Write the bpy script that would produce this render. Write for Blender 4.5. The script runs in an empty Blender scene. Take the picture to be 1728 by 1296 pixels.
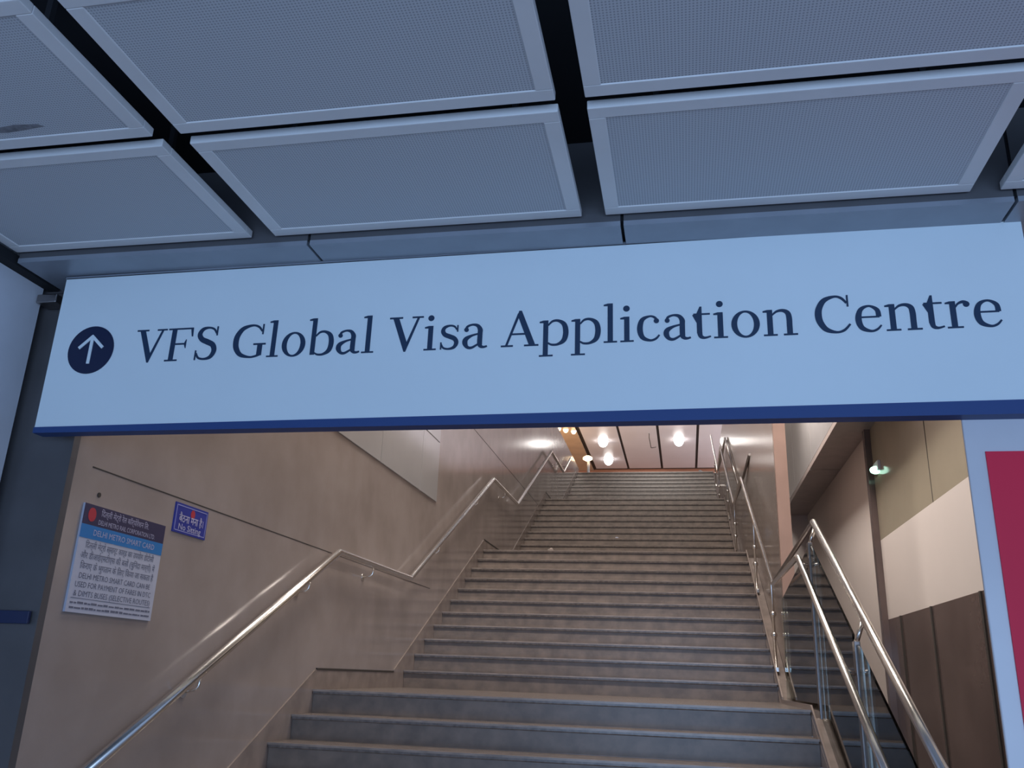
import bpy, bmesh, math, random
from mathutils import Matrix, Vector
random.seed(4)
SC = bpy.context.scene
COL = SC.collection

# ---------------------------------------------------------------- camera
# world: X right, Y up the stairs, Z up; the eye is the origin, the street floor lies at z = -1.49
R_ = Vector((0.982, 0.188, 0.035)); U_ = Vector((0.027, -0.319, 0.947)); F_ = Vector((-0.189, 0.929, 0.318))
F_.normalize(); R_ = (R_ - F_*R_.dot(F_)).normalized(); U_ = R_.cross(F_)
cd = bpy.data.cameras.new('camera'); cam = bpy.data.objects.new('camera', cd); COL.objects.link(cam)
cd.sensor_width = 36; cd.lens = 1463.4/1728*36; cd.clip_start = 0.05; cd.clip_end = 200
M_ = Matrix((R_, U_, -F_)).transposed().to_4x4(); cam.matrix_world = M_
SC.camera = cam

# ---------------------------------------------------------------- world, exposure
SC.view_settings.view_transform = 'Standard'; SC.view_settings.look = 'None'
SC.view_settings.gamma = 1; SC.view_settings.use_curve_mapping = False
SC.view_settings.exposure = 0.0
w = bpy.data.worlds.new('world'); SC.world = w; w.use_nodes = True
bg = w.node_tree.nodes['Background']; bg.inputs[0].default_value = (0.42, 0.60, 1.0, 1); bg.inputs[1].default_value = 0.5

def area(name, loc, target, sx, sy, power, color, parent=None):
    l = bpy.data.lights.new(name, 'AREA'); l.shape = 'RECTANGLE'; l.size = sx; l.size_y = sy
    l.energy = power; l.color = color
    o = bpy.data.objects.new(name, l); COL.objects.link(o)
    o.location = loc; d = Vector(target) - Vector(loc)
    o.rotation_euler = d.to_track_quat('-Z', 'Y').to_euler()
    if parent: o.parent = parent
    return o
# cool evening daylight coming in from the street entrance behind the camera
area('daylight_entrance', (0.9, -3.2, -0.2), (0.0, 3.0, 1.6), 6.0, 2.4, 198, (0.44, 0.65, 1.0))
# light of the hall above the stairs (its rows of downlights lie above the opening)
WARM = (1.0, 0.91, 0.84)
for (x, y, pw) in ((-0.8, 4.2, 215), (-0.8, 7.5, 260), (-0.8, 13.0, 30), (-0.8, 18.0, 45), (-0.8, 26.0, 500)):
    l_ = area('hall_light', (x, y, 7.9), (x, y+(5.2 if y < 5 else 3.0), 0), 2.6, 0.5, pw, WARM)
    if y < 5: l_.data.spread = math.radians(125)
area('shop_light', (-6.0, 27.0, 6.0), (-4.2, 30.0, 8.0), 1.6, 1.0, 160, (1.0, 0.66, 0.38))
area('hall_ceiling_fill', (5.6, 30.0, 6.2), (-1.0, 30.5, 8.0), 8.0, 1.6, 420, (0.95, 0.92, 1.0))  # unseen fill, added to brighten the hall ceiling from the right
area('side_wall_fill', (1.06, 8.6, 3.9), (1.9, 8.6, 1.9), 6.0, 0.3, 190, WARM)  # added fill strip, hidden behind the sign, brightens the side wall and fascia

# ---------------------------------------------------------------- materials
def nt(name):
    m = bpy.data.materials.new(name); m.use_nodes = True
    return m, m.node_tree, m.node_tree.nodes['Principled BSDF']
def mat(name, c, rough=0.5, metal=0.0, var=0.0, scale=6.0, bump=0.0, c2=None, spec=0.5, detail=4.0, coat=0.0):
    m, t, b = nt(name)
    b.inputs['Roughness'].default_value = rough; b.inputs['Metallic'].default_value = metal
    b.inputs['Specular IOR Level'].default_value = spec
    b.inputs['Coat Weight'].default_value = coat; b.inputs['Coat Roughness'].default_value = 0.05
    tc = t.nodes.new('ShaderNodeTexCoord')
    n = t.nodes.new('ShaderNodeTexNoise'); n.inputs['Scale'].default_value = scale; n.inputs['Detail'].default_value = detail
    t.links.new(tc.outputs['Object'], n.inputs['Vector'])
    r = t.nodes.new('ShaderNodeValToRGB')
    if c2 is None: c2 = tuple(max(0, k*(1-var)) for k in c)
    r.color_ramp.elements[0].position = 0.35; r.color_ramp.elements[1].position = 0.65
    r.color_ramp.elements[0].color = (*c2, 1); r.color_ramp.elements[1].color = (*c, 1)
    t.links.new(n.outputs['Fac'], r.inputs['Fac']); t.links.new(r.outputs['Color'], b.inputs['Base Color'])
    if bump:
        bp = t.nodes.new('ShaderNodeBump'); bp.inputs['Strength'].default_value = bump; bp.inputs['Distance'].default_value = 0.002
        t.links.new(n.outputs['Fac'], bp.inputs['Height']); t.links.new(bp.outputs['Normal'], b.inputs['Normal'])
    return m
def emit(name, c, s):
    m, t, b = nt(name)
    b.inputs['Base Color'].default_value = (*c, 1); b.inputs['Emission Color'].default_value = (*c, 1); b.inputs['Emission Strength'].default_value = s
    return m
def glass(name, tint):
    m, t, b = nt(name)
    b.inputs['Base Color'].default_value = (*tint, 1); b.inputs['Roughness'].default_value = 0.02
    tr = t.nodes.new('ShaderNodeBsdfTransparent'); tr.inputs[0].default_value = (*tint, 1)
    gl = t.nodes.new('ShaderNodeBsdfGlossy'); gl.inputs['Roughness'].default_value = 0.03
    fr = t.nodes.new('ShaderNodeFresnel'); fr.inputs['IOR'].default_value = 1.5
    mx = t.nodes.new('ShaderNodeMixShader')
    t.links.new(fr.outputs[0], mx.inputs[0]); t.links.new(tr.outputs[0], mx.inputs[1]); t.links.new(gl.outputs[0], mx.inputs[2])
    t.links.new(mx.outputs[0], t.nodes['Material Output'].inputs['Surface'])
    return m
def perforated(name):
    m, t, b = nt(name)
    b.inputs['Roughness'].default_value = 0.6
    tc = t.nodes.new('ShaderNodeTexCoord'); sp = t.nodes.new('ShaderNodeSeparateXYZ'); t.links.new(tc.outputs['Object'], sp.inputs[0])
    outs = []
    for k in ('X', 'Y'):
        a = t.nodes.new('ShaderNodeMath'); a.operation = 'MULTIPLY'; a.inputs[1].default_value = 2*math.pi/0.0095
        s = t.nodes.new('ShaderNodeMath'); s.operation = 'SINE'
        t.links.new(sp.outputs[k], a.inputs[0]); t.links.new(a.outputs[0], s.inputs[0]); outs.append(s)
    p = t.nodes.new('ShaderNodeMath'); p.operation = 'ADD'
    t.links.new(outs[0].outputs[0], p.inputs[0]); t.links.new(outs[1].outputs[0], p.inputs[1])
    r = t.nodes.new('ShaderNodeMapRange'); r.inputs['From Min'].default_value = 0.3; r.inputs['From Max'].default_value = 1.2
    t.links.new(p.outputs[0], r.inputs['Value'])
    mx = t.nodes.new('ShaderNodeMixRGB'); mx.inputs[1].default_value = (0.56, 0.58, 0.61, 1); mx.inputs[2].default_value = (0.33, 0.35, 0.375, 1)
    t.links.new(r.outputs[0], mx.inputs[0]); t.links.new(mx.outputs[0], b.inputs['Base Color'])
    return m
M = dict(
    sign_white=mat('sign_white', (0.76, 0.86, 0.90), 0.45, var=0.03, scale=1.5),
    sign_blue=mat('sign_blue', (0.022, 0.062, 0.21), 0.55),
    ink=mat('ink_navy', (0.010, 0.035, 0.085), 0.5),
    ink_grey=mat('ink_grey', (0.13, 0.14, 0.20), 0.6),
    navy=mat('arrow_navy', (0.006, 0.014, 0.055), 0.4),
    panel_frame=mat('panel_frame', (0.76, 0.76, 0.76), 0.5, var=0.06, scale=3),
    perf=perforated('perforated_metal'),
    dark=mat('dark_void', (0.008, 0.009, 0.013), 0.9),
    stain=mat('stain_grey', (0.26, 0.26, 0.28), 0.8, var=0.4, scale=40),
    soffit=mat('soffit_aluminium', (0.30, 0.33, 0.38), 0.35, 0.2, var=0.1),
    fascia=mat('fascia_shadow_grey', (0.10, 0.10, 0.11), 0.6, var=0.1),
    pillar=mat('pillar_stone', (0.105, 0.10, 0.105), 0.35, var=0.25, scale=3),
    sidewall=mat('side_panel_white', (0.72, 0.74, 0.80), 0.3, var=0.05),
    granite=mat('granite_tan', (0.36, 0.305, 0.28), 0.13, c2=(0.295, 0.245, 0.22), scale=2.2, detail=8, spec=0.6),
    granite_r=mat('granite_brown', (0.31, 0.255, 0.225), 0.18, c2=(0.26, 0.205, 0.18), scale=2.2, detail=8, spec=0.5),
    soffit_brown=mat('soffit_brown_grey', (0.42, 0.36, 0.34), 0.35, var=0.15),
    granite_dk=mat('granite_skirting', (0.29, 0.235, 0.205), 0.22, var=0.25, scale=6, detail=8),
    stone_pink=mat('stone_pink', (0.42, 0.28, 0.23), 0.3, var=0.15, scale=3),
    tread=mat('tread_granite', (0.20, 0.165, 0.145), 0.25, c2=(0.12, 0.10, 0.09), scale=28, detail=8, spec=0.6),
    riser=mat('riser_granite', (0.235, 0.185, 0.15), 0.35, c2=(0.155, 0.122, 0.10), scale=9, detail=10, spec=0.6),
    nosing=mat('nosing_strip', (0.30, 0.245, 0.21), 0.25, var=0.3, scale=9, spec=0.7),
    joint=mat('joint_dark', (0.04, 0.032, 0.028), 0.8),
    cladding=mat('glass_cladding', (0.42, 0.41, 0.41), 0.12, var=0.08, scale=1.5, spec=0.7),
    steel=mat('stainless_steel', (0.88, 0.85, 0.81), 0.22, 1.0, var=0.05, scale=20),
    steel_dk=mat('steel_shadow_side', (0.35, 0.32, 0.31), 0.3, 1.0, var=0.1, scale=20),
    white_wall=mat('painted_wall_white', (0.74, 0.67, 0.63), 0.55, var=0.06, scale=0.8),
    tan_gloss=mat('tan_gloss_panel', (0.42, 0.37, 0.28), 0.12, var=0.12, scale=1.2),
    brown=mat('dark_brown_panel', (0.13, 0.095, 0.09), 0.12, var=0.3, scale=2),
    maroon=mat('maroon_floor', (0.055, 0.018, 0.020), 0.35, var=0.4, scale=2),
    ceil=mat('ceiling_panel_grey', (0.62, 0.60, 0.63), 0.4, var=0.04, scale=1.0),
    ceil_tan=mat('ceiling_tan', (0.52, 0.38, 0.26), 0.35, var=0.15, scale=2),
    orange=mat('end_wall_terracotta', (0.35, 0.15, 0.09), 0.5, var=0.3, scale=0.6),
    red=mat('poster_red', (0.78, 0.012, 0.060), 0.6, var=0.06, scale=1),
    board=mat('board_white', (0.66, 0.66, 0.70), 0.25, var=0.03),
    poster_white=mat('poster_white', (0.48, 0.50, 0.60), 0.5, var=0.04),
    poster_navy=mat('poster_navy', (0.035, 0.030, 0.085), 0.5, var=0.1),
    poster_blue=mat('poster_sky_blue', (0.02, 0.19, 0.50), 0.5, var=0.05),
    st_blue=mat('sticker_blue', (0.02, 0.035, 0.30), 0.45, var=0.05),
    st_line=mat('sticker_line', (0.32, 0.34, 0.62), 0.5),
    print_red=mat('print_red', (0.45, 0.03, 0.05), 0.5),
    print_lt=mat('print_light', (0.45, 0.45, 0.60), 0.5),
    blue_strip=mat('blue_strip', (0.008, 0.018, 0.07), 0.5),
    paper=mat('paper_scrap', (0.65, 0.55, 0.48), 0.8, var=0.1),
    glass=glass('balustrade_glass', (0.80, 0.86, 0.83)),
    floor=mat('floor_stone', (0.20, 0.18, 0.17), 0.3, var=0.3, scale=4),
    lamp=emit('lamp_white', (1.0, 0.96, 0.92), 14.0),
    lamp_warm=emit('lamp_warm', (1.0, 0.72, 0.42), 6.0),
    reflected_green=emit('reflected_green', (0.55, 1.0, 0.78), 2.2),  # emission imitates the green exit sign reflection
)

# ---------------------------------------------------------------- mesh helpers
class MB:
    def __init__(s): s.v = []; s.f = []
    def add(s, vs, fs):
        n = len(s.v); s.v += [tuple(p) for p in vs]; s.f += [tuple(i+n for i in f) for f in fs]; return s
    def box(s, x0, x1, y0, y1, z0, z1):
        vs = [(x, y, z) for x in (x0, x1) for y in (y0, y1) for z in (z0, z1)]
        return s.add(vs, [(0,1,3,2),(4,6,7,5),(0,4,5,1),(2,3,7,6),(0,2,6,4),(1,5,7,3)])
    def prism(s, poly, d0, d1, fn):
        """poly: 2D points; fn(u, v, d) -> 3D point; extruded from d0 to d1"""
        n = len(poly)
        vs = [fn(u, v, d0) for u, v in poly] + [fn(u, v, d1) for u, v in poly]
        return s.add(vs, [tuple(range(n)), tuple(range(2*n-1, n-1, -1))] + [(i, i+n, (i+1) % n+n, (i+1) % n) for i in range(n)])
    def tube(s, pts, r, n=14, caps=True):
        pts = [Vector(p) for p in pts]; rings = []
        T = []
        for i in range(len(pts)):
            a = (pts[i]-pts[i-1]).normalized() if i else None
            b = (pts[i+1]-pts[i]).normalized() if i < len(pts)-1 else None
            T.append((a+b).normalized() if a and b else (a or b))
        ref = Vector((1, 0, 0)) if abs(T[0].x) < 0.8 else Vector((0, 0, 1))
        base = len(s.v)
        for i, p in enumerate(pts):
            t = T[i]; e1 = (ref - t*ref.dot(t)).normalized(); e2 = t.cross(e1)
            k = 1.0
            if 0 < i < len(pts)-1:
                k = 1/max(0.3, t.dot((pts[i+1]-pts[i]).normalized()))
            for j in range(n):
                a = 2*math.pi*j/n
                # widen along the bend plane so the mitre keeps the radius
                s.v.append(tuple(p + e1*math.cos(a)*r + e2*math.sin(a)*r*k))
        for i in range(len(pts)-1):
            for j in range(n):
                a = base+i*n+j; b = base+i*n+(j+1) % n
                s.f.append((a, b, b+n, a+n))
        if caps:
            s.f.append(tuple(base+j for j in range(n-1, -1, -1)))
            s.f.append(tuple(base+(len(pts)-1)*n+j for j in range(n)))
        return s
    def ball(s, c, r, n=12, m=8, sz=1.0):
        vs = [(c[0], c[1], c[2]+r*sz)]; fs = []
        for i in range(1, m):
            th = math.pi*i/m
            for j in range(n):
                ph = 2*math.pi*j/n
                vs.append((c[0]+r*math.sin(th)*math.cos(ph), c[1]+r*math.sin(th)*math.sin(ph), c[2]+r*sz*math.cos(th)))
        vs.append((c[0], c[1], c[2]-r*sz))
        for j in range(n):
            fs.append((0, 1+j, 1+(j+1) % n)); e = 1+(m-2)*n; fs.append((len(vs)-1, e+(j+1) % n, e+j))
            for i in range(m-2):
                a = 1+i*n+j; b = 1+i*n+(j+1) % n; fs.append((a, a+n, b+n, b))
        return s.add(vs, fs)
    def lathe(s, c, prof, n=24):
        """prof: (radius, z) pairs about the vertical axis through c"""
        base = len(s.v)
        for r, z in prof:
            for j in range(n):
                a = 2*math.pi*j/n; s.v.append((c[0]+r*math.cos(a), c[1]+r*math.sin(a), c[2]+z))
        for i in range(len(prof)-1):
            for j in range(n):
                a = base+i*n+j; b = base+i*n+(j+1) % n; s.f.append((a, b, b+n, a+n))
        s.f.append(tuple(base+j for j in range(n-1, -1, -1))); s.f.append(tuple(base+(len(prof)-1)*n+j for j in range(n)))
        return s
    def build(s, name, m, parent=None, smooth=False, bevel=0.0):
        me = bpy.data.meshes.new(name)
        org = parent.matrix_world_loc if False else (Vector(parent['_o']) if parent and '_o' in parent else Vector((0, 0, 0)))
        me.from_pydata([tuple(Vector(v)-org) for v in s.v], [], s.f); me.update()
        bm = bmesh.new(); bm.from_mesh(me); bmesh.ops.recalc_face_normals(bm, faces=bm.faces); bm.to_mesh(me); bm.free()
        me.materials.append(m)
        if smooth:
            for p in me.polygons: p.use_smooth = len(p.vertices) == 4
        o = bpy.data.objects.new(name, me); COL.objects.link(o)
        if parent:
            o.parent = parent
            if parent.type == 'MESH' or '_o' in parent: o['_o'] = tuple(org)
        if bevel:
            b = o.modifiers.new('bevel', 'BEVEL'); b.width = bevel; b.segments = 2; b.limit_method = 'ANGLE'
        return o
def tag(o, label, cat, group=None):
    o['label'] = label; o['category'] = cat
    if group: o['group'] = group
    return o
def thing(name, label, cat, loc, group=None):
    o = bpy.data.objects.new(name, None); COL.objects.link(o); o.empty_display_size = 0.1
    o.location = loc; o['_o'] = tuple(loc); return tag(o, label, cat, group)
def struct(name, mb, m, **k):
    o = mb.build(name, m, **k); o['kind'] = 'structure'; return o
def XZ(y0):                                # polygon in the X-Z plane, depth towards +Y
    return lambda u, v, d: (u, y0+d, v)
def copy_tree(o, dloc, parent=None):
    c = o.copy(); COL.objects.link(c); c.parent = parent
    if parent is None: c.location = Vector(o.location)+Vector(dloc)
    for ch in [k for k in o.children]: copy_tree(ch, dloc, c)
    return c

# ---------------------------------------------------------------- measures
FL = -1.49                      # entrance floor
XW = -2.53; XL = -2.50; XR = 0.74
Y1, Y2 = 5.93, 7.94             # edge of the first landing, first nosing of flight two
RUN, RISE, LAND = 0.30, 0.15, 2.01
Z1 = -0.14
flights = []                    # (first nosing y, first nosing z, count)
flights.append((Y1-8*RUN, Z1-8*RISE, 9))
yy, zz = Y1, Z1
for k in range(3):
    flights.append((yy+LAND, zz+RISE, 11)); yy = yy+LAND+10*RUN; zz = zz+11*RISE
YT, ZT = yy, zz                 # top floor edge

# ---------------------------------------------------------------- structure: lobby
struct('floor', MB().box(-4.5, 3.2, -3.5, 3.55, FL-0.1, FL), M['floor'])
struct('wall_left', MB().box(-2.95, -2.80, -3.5, 3.10, FL, 1.95), M['sidewall'])
struct('wall_front_left', MB().box(-4.5, XW, 3.15, 3.19, FL, 1.57), M['pillar'])
struct('wall_front_top', MB().box(-4.5, 3.2, 3.14, 3.30, 1.57, 8.0), M['pillar'])
struct('ceiling', MB().box(-4.5, 3.2, -3.5, 3.14, 1.95, 2.05), M['dark'])
# bulkhead over the sign: vertical fascia with a soffit, in lengths with dark joints
xs = [-2.74, -1.422, -0.190, 1.14, 2.45]
bh = MB()
for a, b in zip(xs[:-1], xs[1:]):
    bh.box(a+0.006, b-0.006, 2.853, 3.14, 1.58, 1.60)
struct('trim_1', bh, M['soffit'])
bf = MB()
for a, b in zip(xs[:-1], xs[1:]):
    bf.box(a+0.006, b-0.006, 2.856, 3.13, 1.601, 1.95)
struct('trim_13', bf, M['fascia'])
struct('trim_2', MB().box(-2.73, 2.45, 2.87, 3.125, 1.606, 1.94), M['dark'])
struct('trim_3', MB().box(-2.80, -2.745, -3.5, 3.13, 1.575, 1.62), M['dark'])

# suspended ceiling panels
cols = [(-2.735, -1.66), (-1.56, -0.337), (-0.249, 0.995), (1.09, 2.30)]
rows = [(2.20, 2.84), (1.535, 2.147)]
cname = ['at the far left, ending over the left side wall', 'second from the left', 'right of the wide central dark channel', 'at the right edge']
rname = ['in the row next to the sign', 'in the nearer row']
ZP = 1.62
for ri, (ya, yb) in enumerate(rows):
    for ci, (xa, xb) in enumerate(cols):
        if ri == 1 and ci == 3: continue
        if ri == 1 and ci == 2: xb = 0.995
        t = thing('ceiling_panel', 'white framed perforated ceiling panel %s, %s' % (rname[ri], cname[ci]), 'ceiling panel', ((xa+xb)/2, (ya+yb)/2, ZP), 'suspended ceiling panels in front of the sign')
        fw = 0.052
        f = MB()
        for (a, b, c, d) in ((xa, xb, ya, ya+fw), (xa, xb, yb-fw, yb), (xa, xa+fw, ya+fw, yb-fw), (xb-fw, xb, ya+fw, yb-fw)):
            f.box(a, b, c, d, ZP, ZP+0.03)
        f.build('frame', M['panel_frame'], t, bevel=0.003)
        MB().box(xa+fw, xb-fw, ya+fw, yb-fw, ZP+0.004, ZP+0.02).build('perforated_sheet', M['perf'], t)
        if ri == 1 and ci == 0:
            sm = MB(); P_ = [(-2.30, 2.045), (-2.24, 2.033), (-2.16, 2.038), (-2.08, 2.028), (-2.00, 2.036), (-1.985, 2.05), (-2.06, 2.058), (-2.13, 2.064), (-2.22, 2.058)]
            sm.prism(P_, ZP+0.0032, ZP+0.0038, lambda u, v, d: (u, v, d)); sm.build('stain', M['stain'], t)
        h = MB()
        for hx in (xa+0.2, xb-0.2): h.box(hx-0.01, hx+0.01, (ya+yb)/2-0.01, (ya+yb)/2+0.01, ZP+0.02, 1.95)
        h.build('hanger', M['dark'], t)

# little metal bracket where the left channel meets the pillar
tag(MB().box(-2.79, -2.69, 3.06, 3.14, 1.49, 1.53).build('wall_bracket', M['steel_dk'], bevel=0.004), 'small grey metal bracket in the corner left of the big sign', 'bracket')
tag(MB().box(-3.3, -2.555, 3.125, 3.14, 0.125, 0.175).build('blue_strip', M['blue_strip'], bevel=0.003), 'dark blue strip on the grey pillar at the left edge', 'strip')

# ---------------------------------------------------------------- the big sign
YS = 3.0
sg = thing('overhead_sign', 'long white overhead sign reading VFS Global Visa Application Centre with an arrow', 'sign', (-0.7, YS+0.06, 0.86))
x0, x1 = -2.605, 1.201
b = MB()
b.prism([(x0, 0.895), (x1-0.07, 0.921), (x1+0.002, 0.921), (x1, 1.587), (x0, 1.568)], 0.0, 0.12, XZ(YS))
b.build('face_panel', M['sign_white'], sg)
MB().prism([(x0-0.002, 0.872), (x1+0.004, 0.8735), (x1+0.004, 0.9235), (x0-0.002, 0.8965)], -0.003, 0.06, XZ(YS)).build('bottom_trim', M['sign_blue'], sg)
MB().prism([(x0-0.004, 1.564), (x1+0.004, 1.585), (x1+0.004, 1.60), (x0-0.004, 1.575)], 0.0, 0.12, XZ(YS)).build('top_trim', M['soffit'], sg)
def zb(x): return 0.0063*(x+2.2)
# arrow disc
cx, cz, rr = -2.415, 1.229, 0.106
MB().prism([(cx+rr*math.cos(a), cz+rr*math.sin(a)) for a in [2*math.pi*i/48 for i in range(48)]], -0.003, 0.0, XZ(YS)).build('arrow_disc', M['navy'], sg)
ar = MB()
def bar2(p, q, wd, y0=YS-0.006, y1=YS-0.003, mb=ar):
    p = Vector(p); q = Vector(q); d = (q-p).normalized(); n = Vector((-d.y, d.x))*wd/2
    mb.prism([tuple(p+n), tuple(q+n), tuple(q-n), tuple(p-n)], 0, y1-y0, lambda u, v, e: (u, y0+e, v))
bar2((cx, cz-0.062), (cx, cz+0.060), 0.014)
bar2((cx+0.003, cz+0.062), (cx-0.056, cz+0.008), 0.013, YS-0.0063)
bar2((cx-0.003, cz+0.062), (cx+0.056, cz+0.008), 0.013, YS-0.0066)
ar.build('arrow', M['sign_white'], sg)

# -- serif lettering drawn stroke by stroke (1000 units per em)
def catmull(P, k=6):
    out = []
    n = len(P)
    for i in range(n-1):
        p0 = P[max(i-1, 0)]; p1 = P[i]; p2 = P[i+1]; p3 = P[min(i+2, n-1)]
        for s in range(k):
            t = s/k
            out.append(tuple(0.5*((2*b)+(-a+c)*t+(2*a-5*b+4*c-d)*t*t+(-a+3*b-3*c+d)*t**3) for a, b, c, d in zip(p0, p1, p2, p3)))
    out.append(tuple(P[-1])); return out
def rc(a, b, c, d): return [[(a, b), (c, b), (c, d), (a, d)]]
def st(P):
    Q = catmull(P); L = []; Rr = []
    for i, (x, y, wd) in enumerate(Q):
        a = Q[max(i-1, 0)]; c = Q[min(i+1, len(Q)-1)]
        dx, dy = c[0]-a[0], c[1]-a[1]; n = math.hypot(dx, dy) or 1
        nx, ny = -dy/n*wd/2, dx/n*wd/2
        L.append((x+nx, y+ny)); Rr.append((x-nx, y-ny))
    return [[L[i], L[i+1], Rr[i+1], Rr[i]] for i in range(len(Q)-1)]
def bl(x, y, r): return [[(x+r*math.cos(a), y+r*math.sin(a)) for a in [2*math.pi*i/20 for i in range(20)]]]
def ring(cx, cy, rx, ry, T, t, n=40):
    o = [(cx+rx*math.cos(2*math.pi*i/n), cy+ry*math.sin(2*math.pi*i/n)) for i in range(n)]
    q = [(cx+(rx-T)*math.cos(2*math.pi*i/n), cy+(ry-t)*math.sin(2*math.pi*i/n)) for i in range(n)]
    return [[o[i], o[(i+1) % n], q[(i+1) % n], q[i]] for i in range(n)]
def flag(x, y, xs): return [[(x, y-20), (xs, y), (xs, y-48), (x, y-46)]]
def bowl(dx): return st([(150+dx, 385, 26), (225+dx, 462, 40), (330+dx, 470, 50), (435+dx, 395, 86), (468+dx, 242, 98), (435+dx, 90, 86), (330+dx, 14, 46), (220+dx, 8, 38), (150+dx, 45, 30)])
GL = {
 'V': (666, [[(72, 675), (186, 675), (378, 150), (350, -8), (318, -8)], [(592, 675), (548, 675), (345, 130), (330, -8), (352, -8)]] + rc(8, 660, 262, 692) + rc(446, 660, 662, 692)),
 'F': (599, rc(108, 0, 208, 692) + rc(30, 0, 296, 32) + rc(30, 660, 555, 692) + [[(556, 692), (566, 505), (538, 505), (505, 665)]] + rc(208, 338, 425, 372) + [[(400, 372), (430, 445), (442, 445), (442, 262), (430, 262), (400, 338)]]),
 'S': (561, st([(462, 545, 34), (400, 636, 42), (285, 672, 42), (165, 640, 74), (112, 535, 96), (170, 432, 104), (290, 372, 112), (412, 305, 106), (455, 185, 98), (400, 60, 74), (280, 16, 42), (150, 42, 42), (88, 140, 34)]) + rc(462, 500, 488, 690) + rc(62, 0, 88, 200)),
 'G': (726, st([(610, 545, 36), (530, 638, 44), (400, 674, 42), (215, 615, 84), (116, 480, 106), (92, 345, 112), (116, 205, 106), (215, 72, 84), (400, 16, 40), (520, 28, 40), (610, 62, 44)]) + rc(614, 480, 642, 690) + rc(548, 45, 646, 290) + rc(462, 262, 712, 294)),
 'C': (642, st([(555, 545, 36), (480, 638, 44), (370, 674, 42), (205, 615, 84), (116, 480, 104), (92, 345, 112), (116, 205, 104), (205, 72, 84), (365, 16, 40), (490, 50, 42), (588, 155, 34)]) + rc(558, 478, 586, 690)),
 'A': (671, [[(316, 702), (366, 702), (630, 12), (514, 12), (292, 610)], [(296, 655), (330, 610), (116, 12), (74, 12)]] + rc(170, 226, 455, 260) + rc(2, 0, 222, 32) + rc(424, 0, 684, 32)),
 'l': (287, rc(98, 0, 190, 757) + flag(28, 757, 100) + rc(28, 0, 262, 30)),
 'i': (293, rc(100, 0, 192, 484) + flag(32, 484, 102) + rc(32, 0, 264, 30) + bl(142, 642, 58)),
 'o': (539, ring(270, 240, 236, 254, 98, 36)),
 'b': (560, rc(76, 10, 166, 757) + flag(8, 757, 78) + bowl(16)),
 'p': (571, rc(94, -212, 184, 484) + flag(26, 484, 96) + rc(26, -214, 272, -184) + bowl(32)),
 'a': (504, st([(92, 365, 50), (112, 435, 44), (205, 470, 38), (300, 448, 62), (352, 370, 88), (354, 290, 90), (354, 90, 90), (378, 36, 64), (430, 20, 42), (492, 36, 30)]) + st([(320, 285, 28), (200, 252, 42), (98, 190, 84), (80, 110, 94), (125, 30, 60), (205, 14, 44), (320, 78, 30)]) + bl(98, 372, 42)),
 'c': (454, st([(378, 385, 50), (330, 450, 42), (245, 470, 36), (122, 408, 78), (80, 240, 100), (122, 76, 82), (250, 12, 42), (350, 38, 38), (414, 108, 28)]) + bl(366, 378, 46)),
 'e': (484, rc(110, 254, 415, 284) + st([(404, 268, 84), (385, 395, 72), (262, 470, 36), (128, 408, 74), (82, 240, 100), (124, 80, 84), (262, 12, 42), (365, 40, 38), (432, 112, 28)])),
 't': (346, [[(22, 452), (94, 481), (150, 610), (184, 610), (184, 300), (94, 300)]] + rc(94, 110, 184, 481) + rc(40, 450, 322, 481) + st([(139, 130, 90), (158, 48, 72), (225, 18, 42), (325, 42, 28)])),
 'n': (591, rc(88, 0, 180, 484) + flag(22, 484, 90) + rc(22, 0, 248, 30) + st([(165, 375, 26), (250, 448, 40), (350, 462, 56), (428, 415, 82), (450, 320, 92), (450, 160, 92), (450, 0, 92)]) + rc(348, 0, 576, 30)),
 'r': (410, rc(88, 0, 180, 484) + flag(22, 484, 90) + rc(22, 0, 264, 30) + st([(165, 360, 26), (220, 436, 36), (300, 466, 52), (368, 440, 50)]) + bl(346, 422, 50)),
 's': (432, st([(350, 385, 28), (300, 452, 36), (215, 472, 36), (122, 440, 60), (90, 368, 78), (130, 296, 84), (222, 254, 88), (312, 208, 86), (350, 130, 80), (310, 42, 58), (210, 10, 36), (110, 34, 36), (62, 120, 28)]) + rc(352, 345, 376, 474) + rc(50, 4, 74, 145)),
}
word = MB(); pen = 0.0; EM = 0.2115; X0 = -2.213
for ch in 'VFS Global Visa Application Centre':
    if ch == ' ': pen += 241; continue
    adv, polys = GL[ch]
    for poly in polys:
        pp = []
        for (u, v) in poly:
            X = X0+(pen+u)*EM/1000; pp.append((X, 1.165+v*EM*0.985/1000+zb(X)))
        k_ = polys.index(poly)
        word.prism(pp, -0.002-0.00002*k_, 0.0, XZ(YS))
    pen += adv
word.build('lettering', M['ink'], sg)

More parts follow.
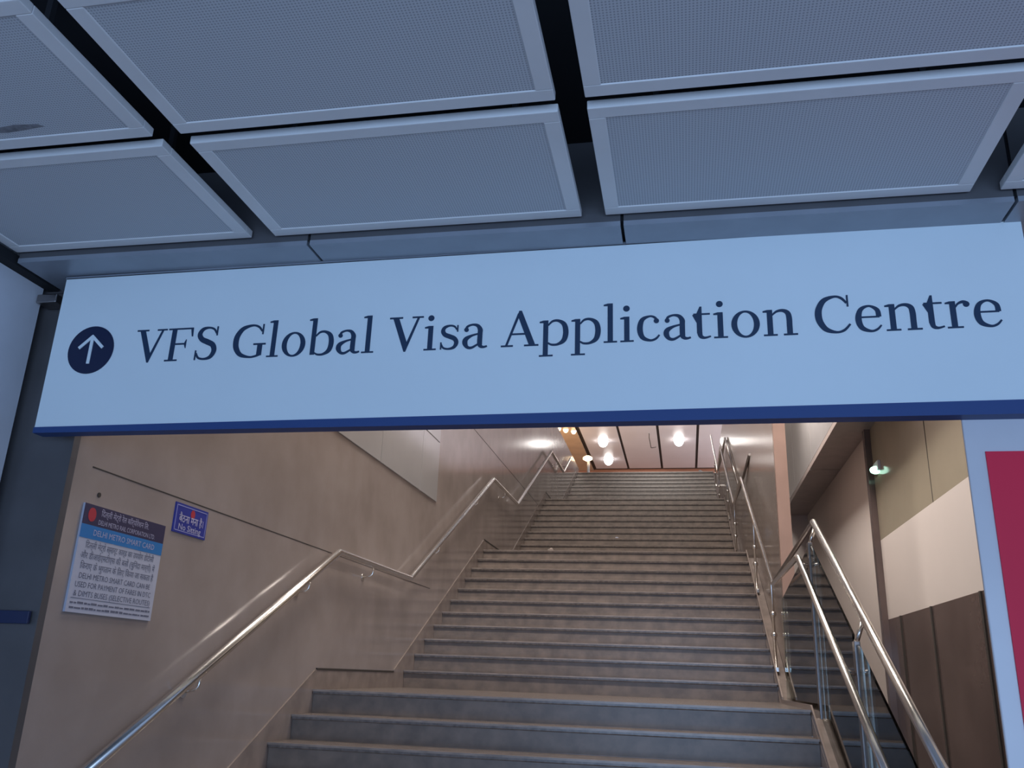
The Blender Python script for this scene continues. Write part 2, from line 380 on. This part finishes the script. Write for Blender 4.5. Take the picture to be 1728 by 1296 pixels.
# ---------------------------------------------------------------- stairs
ordn = ['lowest', 'second', 'third', 'topmost']
where = ['lowest dark granite stair flight with nine steps, just beyond the sign', 'second granite stair flight, brownish, between the first and second landings',
         'third dark granite stair flight, rising above the second landing', 'topmost dark granite stair flight ending at the bright hall']
for k, (fy, fz, n) in enumerate(flights):
    t = thing('stair_flight', where[k], 'stairs', ((XL+XR)/2, fy, fz-RISE), 'stair flights')
    for i in range(n):
        y = fy+i*RUN; z = fz+i*RISE
        last = i == n-1
        MB().box(XL-0.02, XR, y+0.02, y+0.05, z-RISE, z-0.03).build('riser', M['riser'], t)
        if not last:
            MB().box(XL-0.02, XR, y, y+RUN+0.02, z-0.03, z).build('tread', M['tread'], t, bevel=0.006)
        else:
            MB().box(XL-0.02, XR, y, y+0.14, z-0.03, z).build('tread', M['tread'], t, bevel=0.006)
        MB().box(XL-0.02, XR, y-0.004, y+0.02, z-0.012, z+0.001).build('nosing', M['nosing'], t)
# solid body below the flights and the landings
def prof(off):                       # nosing line of the whole staircase
    P = [(flights[0][0]-0.1, FL)]
    for (fy, fz, n) in flights:
        P += [(fy, fz+off), (fy+(n-1)*RUN, fz+(n-1)*RISE+off), ]
    return P
yy, zz = Y1, Z1
lab = ['first stone landing above the lowest dark flight', 'second stone landing in the middle of the climb', 'third stone landing below the topmost flight']
for k in range(3):
    tag(MB().box(XL-0.02, XR, yy+0.14, yy+LAND+0.04, zz-0.15, zz).build('stair_landing', M['tread']), lab[k], 'landing')
    yy += LAND+10*RUN; zz += 11*RISE
struct('floor_top', MB().box(-8.0, 6.0, YT+0.14, 35, ZT-0.2, ZT), M['floor'])

# ---------------------------------------------------------------- stair hall, left side
lw = MB().box(XW-0.25, XW, 3.19, 21.3, FL, 4.98)
struct('wall_stair_left', lw, M['granite'])
# slab joints of the left wall
j = MB()
for (ya, yb, z) in ((3.30, 8.65, 0.80), (8.8, 21.2, 2.9), (3.30, 8.1, -0.55)):
    j.box(XW, XW+0.0015, ya, yb, z-0.003, z+0.003)
struct('trim_4', j, M['joint'])
# lighter glass cladding above the granite, ending at a vertical corner
cl = MB()
zc = [1.68, 2.32, 2.96, 3.6]
ycs = [3.4, 4.45, 5.62, 6.88, 8.05, 8.66]
for a, b_ in zip(ycs[:-1], ycs[1:]):
    for c, d in zip(zc[:-1], zc[1:]):
        cl.box(XW, XW+0.012, a+0.004, b_-0.004, c+0.006, d-0.006)
struct('trim_5', cl, M['cladding'])
# skirting along the flights
def skirt(xa, xb, off=0.13, low=-0.22):
    mb = MB()
    for k, (fy, fz, n) in enumerate(flights):
        ye = fy+(n-1)*RUN; ze = fz+(n-1)*RISE
        ys_ = fy - 0.2 if k else fy-0.3
        zs_ = fz-RISE+off if k else FL+off
        poly = [(fy-0.26, fz-RISE+low), (ye, ze+low-0.15), (ye+0.02, ze+low), (ye+0.02, ze+off), (fy-0.26, fz-RISE+off+0.02)]
        mb.prism(poly, xa, xb, lambda u, v, d: (d, u, v))
        if k < 3:
            mb.box(xa, xb, ye+0.02, ye+LAND-0.26, ze+low, ze+off)
    return mb
struct('baseboard_left', skirt(XW, XW+0.009), M['granite_dk'])
sc_ = MB()
for k in range(3):
    fy, fz, n = flights[k]; ye = fy+(n-1)*RUN; ze = fz+(n-1)*RISE
    sc_.box(XW, XW+0.012, ye+0.04, ye+LAND-0.28, ze+0.125, ze+0.14)
struct('trim_7', sc_, M['joint'])

# ---------------------------------------------------------------- handrails
RZ = 0.94
def rail_points(x, upto=4):
    P = [(x, Y1+0.05-2.9, Z1+RZ-1.45)]
    y, z = Y1+0.05, Z1+RZ
    for k in range(3):
        P += [(x, y, z), (x, y+1.74, z)]
        y2 = y+1.74+3.30; z += 1.65; y = y2
    P += [(x, y, z)]
    return P
def bend(P, r=0.05):
    out = [P[0]]
    for i in range(1, len(P)-1):
        a, b_, c = Vector(P[i-1]), Vector(P[i]), Vector(P[i+1])
        d1 = (a-b_).normalized()*r; d2 = (c-b_).normalized()*r
        p, q = b_+d1, b_+d2
        for s in range(5):
            t = s/4; out.append(tuple((1-t)**2*p+2*t*(1-t)*b_+t*t*q))
    out.append(P[-1]); return out
xr = XW+0.085
t = thing('handrail', 'long stainless handrail fixed to the tan granite wall on the left', 'handrail', (XW, Y1, Z1+RZ))
PL = rail_points(xr); PL[0] = (xr, 3.35, PL[1][2]-0.5*(PL[1][1]-3.35))
PS = PL[:-1]+[(xr, 19.0, PL[-2][2]+0.5*(19.0-PL[-2][1]))]
MB().tube(bend(PS, 0.02), 0.026).build('rail_tube', M['steel'], t, smooth=True)
def bracket(mb, x, y, z, xw):
    s = 1 if xw > x else -1
    mb.tube(bend([(x, y, z-0.02), (x, y, z-0.085), (xw, y, z-0.10)], 0.03), 0.007, 8)
    mb.tube([(xw, y, z-0.10), (xw-s*0.006, y, z-0.10)], 0.03, 16)
def rail_z(y):
    for a, b_ in zip(PL[:-1], PL[1:]):
        if a[1] <= y <= b_[1]: return a[2]+(b_[2]-a[2])*(y-a[1])/(b_[1]-a[1])
    return PL[-1][2]
for y in (4.30, 5.52, 6.72, 8.6, 10.2, 11.8, 13.6, 15.2, 16.8, 18.6):
    mb = MB(); bracket(mb, xr, y, rail_z(y), XW); mb.build('bracket', M['steel'], t, smooth=True)

# ---------------------------------------------------------------- right side of the stairs
XG = 0.80
wr = MB().box(0.840, 0.93, 7.96, 21.3, FL, 4.98)
struct('wall_stair_right', wr, M['granite_r'])
struct('trim_8', MB().box(0.825, 0.932, 7.90, 7.96, FL, 4.98), M['stone_pink'])
struct('baseboard_right', skirt(XR+0.002, XR+0.012, 0.03), M['granite_r'])
# body below the glass
body = MB()
pf = [(3.4, FL), (3.4, -1.31), (Y1, Z1-0.045), (Y1+0.02, Z1-0.004), (7.9, Z1-0.004), (7.9, FL)]
body.prism(pf, XR+0.001, 0.90, lambda u, v, d: (d, u, v))
yb_, zb2 = Y1, Z1
for k in range(3):
    a = yb_+LAND-0.2
    body.prism([(a, FL), (a, zb2-0.02), (a+3.2, zb2+1.58), (a+3.2+LAND-0.2, zb2+1.63), (a+3.2+LAND-0.2, FL)], XR+0.001, 0.838, lambda u, v, d: (d, u, v))
    yb_ += LAND+10*RUN; zb2 += 11*RISE
struct('wall_stringer_right', body, M['granite_dk'])

t = thing('handrail', 'slim stainless handrail on the stair side of the right balustrade, running all the way up', 'handrail', (0.73, Y1, Z1+RZ))
PR = rail_points(0.73); PR[0] = (0.73, 3.35, PR[1][2]-0.5*(PR[1][1]-3.35))
def seg(name, pts, m=M['steel'], par=None, r=0.02): return MB().tube(bend(pts) if len(pts) > 2 else pts, r).build(name, m, par, smooth=True)
seg('rail_tube', PR, par=t, r=0.019)
for y in (8.25, 9.9, 13.3, 15.0, 18.3, 20.0):
    zr = rail_z(y); zn = zr-RZ
    mb = MB(); mb.tube([(0.73, y, zr-0.02), (0.765, y, zr-0.12), (0.765, y, zn+0.02)], 0.014, 10)
    p_ = mb.build('post', M['steel'], t, smooth=True)
    for dz in (0.34, 0.52): MB().ball((0.765, y, zn+dz-0.05), 0.028).build('knob', M['steel'], p_, smooth=True)
    MB().box(0.745, 0.785, y-0.05, y+0.05, zn-0.02, zn+0.02).build('foot_plate', M['steel'], p_, bevel=0.003)

g = thing('glass_balustrade', 'clear glass balustrade with a thick stainless top rail right of the lowest flight', 'balustrade', (XG, 4.7, -0.7))
def ztop(y): return 1.03-0.5*(6.0-y) if y < 6 else 1.03
def znos(y): return Z1-0.5*(Y1-y) if y < Y1 else Z1
def pane(ya, yb, top=0.11, ztf=None):
    za, zb_ = (ztop(ya)-top, ztop(yb)-top) if ztf is None else (ztf(ya), ztf(yb))
    poly = [(ya, znos(ya)-0.05), (yb, znos(yb)-0.05), (yb, zb_), (ya, za)]
    mb = MB().prism(poly, XG, XG+0.012, lambda u, v, d: (d, u, v))
    return mb.build('glass_pane', M['glass'], g)
pane(3.42, 4.55); pane(4.66, 5.90)
pane(6.0, 7.86, ztf=lambda y: 0.86-0.1*(y-6.0))
for y in (3.40, 4.605, 5.95):
    z0_ = znos(y)-0.05; z1_ = ztop(y)-0.02
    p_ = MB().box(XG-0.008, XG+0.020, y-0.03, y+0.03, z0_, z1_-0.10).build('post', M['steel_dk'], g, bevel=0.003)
    MB().tube([(XG+0.006, y, z1_-0.11), (0.847, y, z1_)], 0.012, 10).build('rail_support', M['steel'], p_, smooth=True)
    MB().tube([(0.73, y, ztop(y)-0.25), (XG-0.008, y, ztop(y)-0.27)], 0.010, 10).build('rail_arm', M['steel'], p_, smooth=True)
seg('top_rail', [(0.847, 3.1, ztop(3.1)), (0.847, 6.0, 1.03)], par=g, r=0.021)
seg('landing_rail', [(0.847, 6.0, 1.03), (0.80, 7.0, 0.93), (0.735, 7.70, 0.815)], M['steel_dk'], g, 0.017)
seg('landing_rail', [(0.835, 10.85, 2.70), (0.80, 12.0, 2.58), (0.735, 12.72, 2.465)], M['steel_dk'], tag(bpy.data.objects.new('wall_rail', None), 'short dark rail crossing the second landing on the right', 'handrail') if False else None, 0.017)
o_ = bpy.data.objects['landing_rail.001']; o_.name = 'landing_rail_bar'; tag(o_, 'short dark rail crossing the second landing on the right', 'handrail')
tag(seg('upper_rail', [(0.812, 12.80, 2.71), (0.812, 16.05, 4.32), (0.79, 17.0, 4.22), (0.735, 17.72, 4.115)]), 'upper stainless rail beside the third flight, against the right wall', 'handrail')
for k, yk in enumerate((8.0, 13.0)):
    pass

# ---------------------------------------------------------------- side space on the right
XS = 2.0
struct('floor_side', MB().box(0.97, 2.6, 3.3, 14.8, FL-0.1, FL), M['maroon'])
YM = 9.6
struct('wall_side_upper', MB().box(XS, XS+0.15, 3.3, YM, 1.45, 2.64), M['tan_gloss'])
struct('wall_side_middle', MB().box(XS, XS+0.15, 3.3, YM, 0.66, 1.45), M['white_wall'])
struct('wall_side_lower', MB().box(XS, XS+0.15, 3.3, YM, FL, 0.66), M['brown'])
struct('wall_side_far', MB().box(XS, XS+0.15, YM, 14.8, FL, 2.64), M['white_wall'])
struct('wall_side_end', MB().box(0.97, XS+0.15, 14.75, 14.9, FL, 8.0), M['white_wall'])
sj = MB()
for yv in (5.4, 7.49): sj.box(XS-0.002, XS, yv-0.006, yv+0.006, 1.45, 2.64)
for yv in (7.9, 9.0, 6.6): sj.box(XS-0.012, XS, yv-0.02, yv+0.02, FL, 0.66)
struct('trim_9', sj, M['joint'])
struct('trim_10', MB().box(XS-0.06, XS, YM-0.05, YM+0.05, FL, 2.64), M['brown'])
# dropped soffit and the bright fascia above it
sf = MB()
ys_ = [3.3, 6.2, 9.0, 11.45, 14.75]
for a, b_ in zip(ys_[:-1], ys_[1:]): sf.box(1.62, XS+0.15, a+0.012, b_-0.012, 2.64, 2.70)
struct('trim_11', sf, M['soffit_brown'])
struct('trim_12', MB().box(1.66, XS+0.15, 3.3, 14.75, 2.70, 2.8), M['joint'])
fa = MB()
yf = [3.3, 5.2, 7.2, 9.2, 11.2, 13.0, 14.74]
for a, b_ in zip(yf[:-1], yf[1:]):
    for c in range(4): fa.box(1.62, 1.66, a+0.006, b_-0.006, 2.70+c*1.3+0.004, 2.70+(c+1)*1.3-0.004)
struct('wall_fascia_right', fa, M['cladding'])
struct('wall_behind_fascia', MB().box(1.665, 1.75, 3.3, 14.75, 2.8, 8.0), M['joint'])
e = thing('exit_sign_reflection', 'small greenish exit sign reflection built as a glowing patch on the tan wall panel beside the dark upright', 'light', (XS-0.03, 9.3, 2.14))  # no lamp here: an exit sign's reflection modelled as a glowing piece
MB().box(XS-0.03, XS, 9.20, 9.44, 2.12, 2.22).build('reflection_back', M['sidewall'], e, bevel=0.006)
MB().ball((XS-0.032, 9.30, 2.135), 0.06, sz=0.7).build('reflection_glow', M['reflected_green'], e, smooth=True)

# ---------------------------------------------------------------- upper hall
struct('ceiling_dark', MB().box(-9, 7, 3.3, 35, 8.06, 8.15), M['joint'])
cp = MB()
xj = [-3.40+1.325*i for i in range(8)]
for a, b_ in zip(xj[:-1], xj[1:]):
    for yy0 in (3.3, 11.0, 19.0, 27.0):
        cp.box(a+0.045, b_-0.045, yy0+0.02, min(34.2, yy0+8.0 if yy0 > 4 else 11.0)-0.02, 8.0, 8.05)
struct('ceiling_hall', cp, M['ceil'])
struct('ceiling_shop', MB().box(-9, -3.5, 3.3, 34.5, 8.0, 8.05), M['ceil_tan'])
struct('wall_back', MB().box(-9, 7, 34.6, 34.8, 4.0, 8.1), M['orange'])
struct('wall_hall_left', MB().box(-9.1, -9, 3.3, 34.8, 4.0, 8.1), M['ceil_tan'])
struct('wall_hall_right', MB().box(5.9, 6.0, 14.9, 34.8, 4.0, 8.1), M['white_wall'])
struct('floor_hall_left', MB().box(-9, XW-0.25, 3.3, YT+0.14, ZT-0.2, ZT), M['floor'])
def downlight(loc, label, m, r=0.17, grp='downlights in the hall ceiling'):
    t = thing('ceiling_light', label, 'light', loc, grp)
    MB().lathe(loc, [(r*1.25, 0.0), (r*1.25, -0.015), (r*1.02, -0.02), (r*1.02, 0.0)]).build('trim_ring', M['board'], t, smooth=False)
    MB().lathe(loc, [(r, -0.004), (r*0.98, -r*0.5), (r*0.8, -r*0.95), (r*0.45, -r*1.3)]).build('diffuser', m, t, smooth=True)
    return t
D = [((-2.70, 29.85, 8.0), 'round white ceiling downlight at the left of the hall ceiling, upper of two'),
     ((-2.74, 32.6, 8.0), 'round white ceiling downlight just above the top step, lower of two'),
     ((-0.06, 29.85, 8.0), 'round white ceiling downlight in the middle of the hall ceiling'),
     ]
for l, n in D: downlight(l, n, M['lamp'])
for x_, n in ((-3.95, 'leftmost'), (-3.83, 'middle'), (-3.70, 'rightmost')):
    downlight((-3.83+(x_+3.83)*1.9, 28.3+(x_+3.83)*1.5, 8.0), '%s of three small warm lamps in the tan ceiling above the stairs' % n, M['lamp_warm'], 0.085, 'small warm lamps')
t = thing('standing_lamp', 'glowing warm lamp on a pale post at the upper left end of the stairs', 'lamp', (-2.36, 21.9, ZT))
MB().tube([(-2.36, 21.9, ZT), (-2.36, 21.9, ZT+0.52)], 0.035, 12).build('post', M['board'], t, smooth=True)
MB().lathe((-2.38, 21.9, ZT+0.58), [(0.05, -0.06), (0.12, -0.02), (0.12, 0.03), (0.06, 0.07)]).build('shade', M['lamp_warm'], t, smooth=True)
hk = MB().tube(bend([(-1.05, 29.0, 8.0), (-1.05, 29.0, 7.85), (-1.02, 29.9, 7.72), (-0.85, 29.9, 7.75)], 0.05), 0.015, 8)
tag(hk.build('hanging_cable', M['joint'], smooth=True), 'thin dark cable hanging from the hall ceiling between two joints', 'cable')

# ---------------------------------------------------------------- notices on the left wall
def font_mesh(txt, size, m, parent, place, name='lettering', width=None, bold=0.0, xalign='LEFT'):
    cu = bpy.data.curves.new('t', 'FONT'); cu.body = txt; cu.size = size; cu.align_x = xalign; cu.offset = bold; cu.resolution_u = 2
    to = bpy.data.objects.new('t', cu); COL.objects.link(to)
    bpy.context.view_layer.update()
    dg = bpy.context.evaluated_depsgraph_get()
    me = bpy.data.meshes.new_from_object(to.evaluated_get(dg))
    bpy.data.objects.remove(to); bpy.data.curves.remove(cu)
    xs_ = [v.co.x for v in me.vertices]
    if not xs_: return None
    xa, xb = min(xs_), max(xs_); k = (width/(xb-xa)) if width else 1.0
    org = Vector(parent['_o'])
    for v in me.vertices: v.co = Vector(place((v.co.x-xa)*k, v.co.y))-org
    me.materials.clear(); me.materials.append(m)
    o = bpy.data.objects.new(name, me); COL.objects.link(o); o.parent = parent; return o
def on_wall(y0, z0, d=0.0):               # u along +Y, v up, on the left wall
    return lambda u, v: (XW+d, y0+u, z0+v)
PY0, PY1, PZ0, PZ1 = 3.285, 3.90, 0.185, 0.640
po = thing('notice_board', 'white metro smart card notice with navy and sky blue header on the left wall', 'notice', (XW, PY0, PZ0))
MB().box(XW, XW+0.010, PY0, PY1, PZ0, PZ1).build('board', M['poster_white'], po)
MB().box(XW+0.010, XW+0.0115, PY0, PY1, 0.552, PZ1).build('header', M['poster_navy'], po)
MB().box(XW+0.010, XW+0.0115, PY0, PY1, 0.495, 0.552).build('blue_band', M['poster_blue'], po)
rl = MB(); c_ = (PY0+0.055, 0.597)
rl.prism([(c_[0]+0.026*math.cos(a), c_[1]+0.030*math.sin(a)) for a in [2*math.pi*i/24 for i in range(24)]], XW+0.0115, XW+0.0125, lambda u, v, d: (d, u, v))
rl.build('logo', M['print_red'], po)
d_ = 0.0128
font_mesh('िदल्ली मेट्रो रेल कॉर्पोरेशन िल.', 0.036, M['print_lt'], po, on_wall(PY0+0.115, 0.600, d_), width=0.36, bold=0.0)
font_mesh('DELHI METRO RAIL CORPORATION LTD.', 0.030, M['print_lt'], po, on_wall(PY0+0.105, 0.562, d_), width=0.43, bold=0.0)
font_mesh('DELHI METRO SMART CARD', 0.036, M['print_lt'], po, on_wall(PY0+0.085, 0.512, d_), width=0.46, bold=0.0)
L_ = [('िदल्ली मेट्रो स्मार्ट कार्ड का उपयोग डीटीसी', 0.455, 0.038, 0.05, 0.51), ('और डीआईएमटीएस की बसों (चुिनंदा मार्गों) में', 0.411, 0.038, 0.03, 0.55), ('िकराए के भुगतान के िलए िकया जा सकता है', 0.367, 0.038, 0.04, 0.54),
      ('DELHI METRO SMART CARD CAN BE', 0.327, 0.034, 0.045, 0.52), ('USED FOR PAYMENT OF FARES IN DTC', 0.290, 0.034, 0.03, 0.55), ('& DIMTS BUSES (SELECTIVE ROUTES)', 0.253, 0.034, 0.03, 0.555)]
for s_, z_, sz, dy, wd in L_:
    font_mesh(s_, sz, M['ink_grey'], po, on_wall(PY0+dy, z_, d_-0.0015), width=wd, bold=0.0)
MB().box(XW+0.010, XW+0.011, PY0+0.02, PY1-0.02, 0.2435, 0.2455).build('rule', M['ink_grey'], po)
for z_ in (0.222, 0.201):                 # two lines too small to read
    mb = MB(); y_ = PY0+0.02
    while y_ < PY1-0.03:
        l_ = random.uniform(0.012, 0.04); h_ = random.uniform(0.006, 0.010)
        mb.box(XW+0.010, XW+0.011, y_, min(y_+l_, PY1-0.02), z_, z_+h_); y_ += l_+random.uniform(0.004, 0.009)
    mb.build('small_print', M['ink_grey'], po)
SY0, SY1, SZ0, SZ1 = 3.97, 4.285, 0.628, 0.778
ns = thing('no_sitting_sign', 'small blue No Sitting sign with Hindi text right of the notice', 'sign', (XW, SY0, SZ0))
MB().box(XW, XW+0.006, SY0, SY1, SZ0, SZ1).build('plate', M['st_blue'], ns)
bd = MB(); q = 0.010
for (a, b_, c, d) in ((SY0+q, SY1-q, SZ0+q, SZ0+q+0.004), (SY0+q, SY1-q, SZ1-q-0.004, SZ1-q), (SY0+q, SY0+q+0.004, SZ0+q, SZ1-q), (SY1-q-0.004, SY1-q, SZ0+q, SZ1-q)):
    bd.box(XW+0.006, XW+0.007, a, b_, c, d)
bd.build('border', M['st_line'], ns)
sy = MB(); c_ = (SY0+0.165, 0.738)
sy.prism([(c_[0]+0.020*math.cos(a), c_[1]+0.023*math.sin(a)) for a in [2*math.pi*i/24 for i in range(24)]], XW+0.006, XW+0.0075, lambda u, v, d: (d, u, v))
sy.build('red_symbol', M['print_red'], ns)
font_mesh('बैठना मना है।', 0.055, M['print_lt'], ns, on_wall(SY0+0.04, 0.686, 0.008), width=0.235, bold=0.0004)
font_mesh('No Sitting', 0.044, M["print_lt"], ns, on_wall(SY0+0.045, 0.646, 0.008), width=0.215, bold=0.0003)
tag(MB().tube([(XW-0.0, 3.374, 0.69), (XW+0.004, 3.374, 0.69)], 0.011, 12).build('screw_hole', M['joint']), 'small dark plug in the granite just above the notice', 'plug')

# ---------------------------------------------------------------- advertising board on the right
ab = thing('advertising_board', 'tall white framed board with a plain red panel at the right edge', 'board', (1.5, 3.12, FL))
MB().box(0.938, 2.20, 3.06, 3.072, FL, 0.886).build('frame', M['board'], ab, bevel=0.004)
MB().box(0.997, 2.12, 3.055, 3.06, FL+0.15, 0.762).build('red_panel', M['red'], ab)
struct('wall_front_right', MB().box(2.0, 4.5, 3.14, 3.30, FL, 1.57), M['pillar'])

# ---------------------------------------------------------------- litter on the steps
def scrap(loc, s, label, m):
    mb = MB(); P = []
    for i in range(7):
        a = 2*math.pi*i/7; r = s*random.uniform(0.6, 1.0)
        P.append((loc[0]+r*math.cos(a), loc[1]+0.4*r*math.sin(a), loc[2]+0.004+random.uniform(0, 0.5*s)))
    n = len(P); P2 = [(x, y, z+0.3*s) for x, y, z in P]
    c = (loc[0], loc[1], loc[2]+0.7*s)
    mb.add(P+[c, (loc[0], loc[1], loc[2])], [(i, (i+1) % n, n) for i in range(n)]+[((i+1) % n, i, n+1) for i in range(n)])
    tag(mb.build('paper_scrap', m), label, 'litter')
scrap((-1.65, Y1+LAND+3.0+0.03, 1.511), 0.05, 'small brown paper scrap at the left end of the second landing edge', M['paper'])
scrap((-1.03, 12.95+0.92, 1.66+0.45+0.002), 0.035, 'tiny pale scrap on a step of the third flight', M['poster_white'])
scrap((0.45, YT+0.05, ZT+0.002), 0.07, 'small pale blue scrap lying on the top step at the right', M['board'])

for o in list(bpy.data.objects):
    if '_o' in o: del o['_o']
